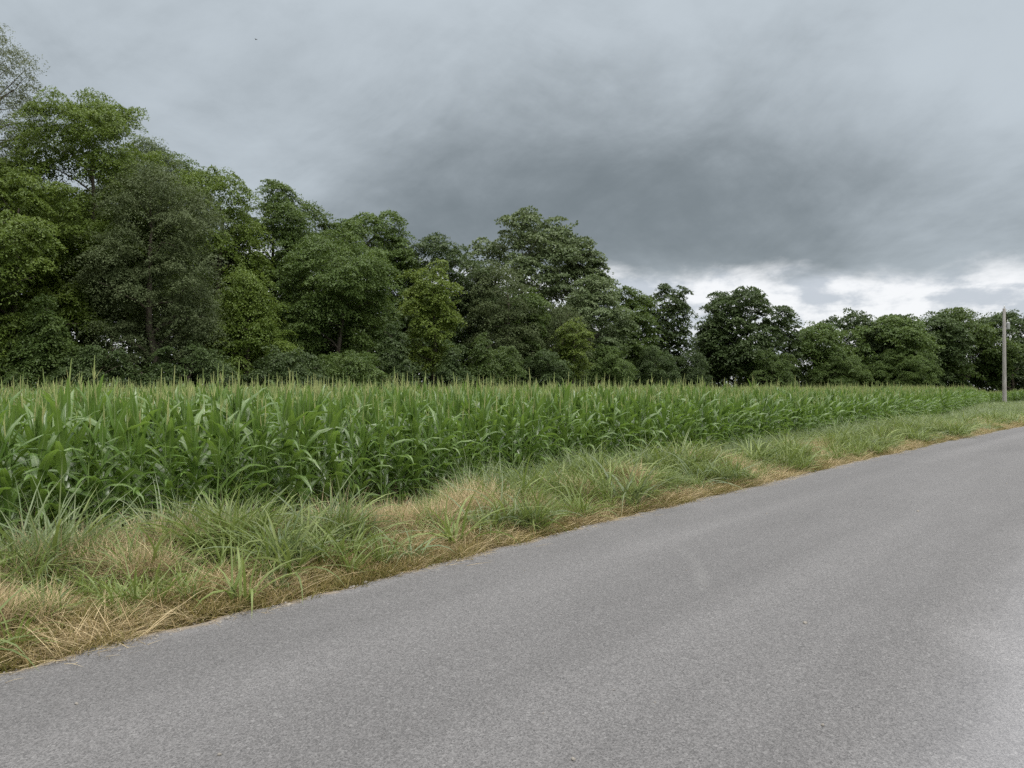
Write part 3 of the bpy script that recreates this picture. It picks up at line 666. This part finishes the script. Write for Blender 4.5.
# cloud base thickness: a dark belt, its lower rim at about 8 degrees, thinning overhead
def gauss(a0,e0,sa,se,rot=0.0):
    da=N.math('SUBTRACT',az,a0); de=N.math('SUBTRACT',el,e0)
    if rot:
        c,s=math.cos(rot),math.sin(rot)
        da,de=(N.math('ADD',N.math('MULTIPLY',da,c),N.math('MULTIPLY',de,s)), N.math('SUBTRACT',N.math('MULTIPLY',de,c),N.math('MULTIPLY',da,s)))
    q=N.math('ADD',N.math('POWER',N.math('ABSOLUTE',N.math('DIVIDE',da,sa)),2.0),N.math('POWER',N.math('ABSOLUTE',N.math('DIVIDE',de,se)),2.0))
    return N.math('POWER',2.718,N.math('MULTIPLY',q,-1.0))
cl3=N.n('ShaderNodeCombineXYZ'); N.l(N.math('MULTIPLY',az,7.0),cl3.inputs[0]); N.l(N.math('MULTIPLY',el,16.0),cl3.inputs[1]); nrim=N.noise(cl3.outputs[0],1.0,6,.6,.2)
rim=N.math('ADD',N.math('ADD',el,N.math('MULTIPLY',N.math('SUBTRACT',az,.11),.045)),N.math('MULTIPLY',N.math('SUBTRACT',nrim,.5),.075))
under=N.sstep(rim,.136,.166)                         # 0 below the rim, 1 in the cloud
dark=N.math('ADD',N.math('MULTIPLY',gauss(.30,.20,.60,.13),.62),N.math('MULTIPLY',gauss(-.02,.27,.42,.15,.15),.28))
dark=N.math('ADD',dark,N.math('MULTIPLY',N.math('SUBTRACT',na,.5),.55))
dark=N.math('ADD',dark,N.math('MULTIPLY',N.math('SUBTRACT',nb,.5),.26))
dark=N.math('SUBTRACT',dark,N.math('MULTIPLY',gauss(.57,.33,.16,.12,.4),.52))
mpb=N.n('ShaderNodeMapping'); N.l(tc.outputs['Generated'],mpb.inputs[0]); mpb.inputs['Rotation'].default_value=(0,.5,0); mpb.inputs['Scale'].default_value=(2.6,2.6,4.6)
nd_=N.noise(mpb.outputs[0],1.5,9,.60,.5); nd2=N.noise(mpb.outputs[0],4.2,6,.6,.3)
dark=N.math('ADD',dark,N.math('MULTIPLY',N.math('SUBTRACT',nd_,.5),.85))
dark=N.math('ADD',dark,N.math('MULTIPLY',N.math('SUBTRACT',nd2,.5),.28))
cd=N.n('ShaderNodeCombineXYZ'); ca_,sa_=math.cos(.62),math.sin(.62)
N.l(N.math('MULTIPLY',N.math('ADD',N.math('MULTIPLY',az,ca_),N.math('MULTIPLY',el,sa_)),2.2),cd.inputs[0])
N.l(N.math('MULTIPLY',N.math('SUBTRACT',N.math('MULTIPLY',el,ca_),N.math('MULTIPLY',az,sa_)),6.5),cd.inputs[1])
nd3=N.noise(cd.outputs[0],1.0,7,.58,.35)
dark=N.math('ADD',dark,N.math('MULTIPLY',N.math('SUBTRACT',nd3,.5),.62))
dark=N.math('SUBTRACT',dark,N.math('MULTIPLY',gauss(-.33,.26,.12,.07),.25))
dark=N.math('ADD',dark,.10)
dark=N.sstep(dark,-.12,1.02)
thick=N.mix(dark,(.422,.470,.508),(.145,.169,.182))
over=N.sstep(el,.52,1.0)
thick=N.mix(over,thick,(2.65,2.60,2.48))
cl2=N.n('ShaderNodeCombineXYZ'); N.l(N.math('MULTIPLY',az,7.5),cl2.inputs[0]); N.l(N.math('MULTIPLY',el,13.0),cl2.inputs[1]); nlow=N.noise(cl2.outputs[0],1.0,8,.62,.15)
lowc=N.mix(N.sstep(N.math('MULTIPLY_ADD',nb,.30,N.math('MULTIPLY',nlow,.70)),.43,.54),(.445,.48,.525),(.74,.75,.765))
cl=N.mix(under,lowc,thick)
bg2=N.n('ShaderNodeBackground'); N.l(cl,bg2.inputs[0]); bg2.inputs[1].default_value=1.0
ms=N.n('ShaderNodeMixShader'); ms.inputs[0].default_value=.94
N.l(bg1.outputs[0],ms.inputs[1]); N.l(bg2.outputs[0],ms.inputs[2]); N.l(ms.outputs[0],out.inputs[0])

sl=bpy.data.lights.new('sun','SUN'); sl.energy=1.5; sl.angle=math.radians(20); sl.color=(1,.97,.92)
so=bpy.data.objects.new('sun',sl); COL.objects.link(so)
from mathutils import Vector
v=Vector((math.sin(SUN_AZ)*math.cos(SUN_EL),math.cos(SUN_AZ)*math.cos(SUN_EL),math.sin(SUN_EL)))
so.rotation_euler=(-v).to_track_quat('-Z','Y').to_euler(); so.location=v*40

# ------------------------------------------------------------------ camera and render
cam=bpy.data.cameras.new('camera'); co=bpy.data.objects.new('camera',cam); COL.objects.link(co)
cam.sensor_width=36; cam.lens=36*F/1024; cam.clip_end=6000; cam.clip_start=.05
co.location=(0,0,EYE+.03); co.rotation_euler=(math.pi/2+math.atan((HOR-384)/F),0,0)
S.camera=co
S.view_settings.view_transform='Standard'; S.view_settings.look='None'; S.view_settings.exposure=.38; S.view_settings.gamma=1
S.render.engine='CYCLES'
S.cycles.max_bounces=6; S.cycles.diffuse_bounces=3; S.cycles.glossy_bounces=2; S.cycles.transmission_bounces=3
S.cycles.use_denoising=False
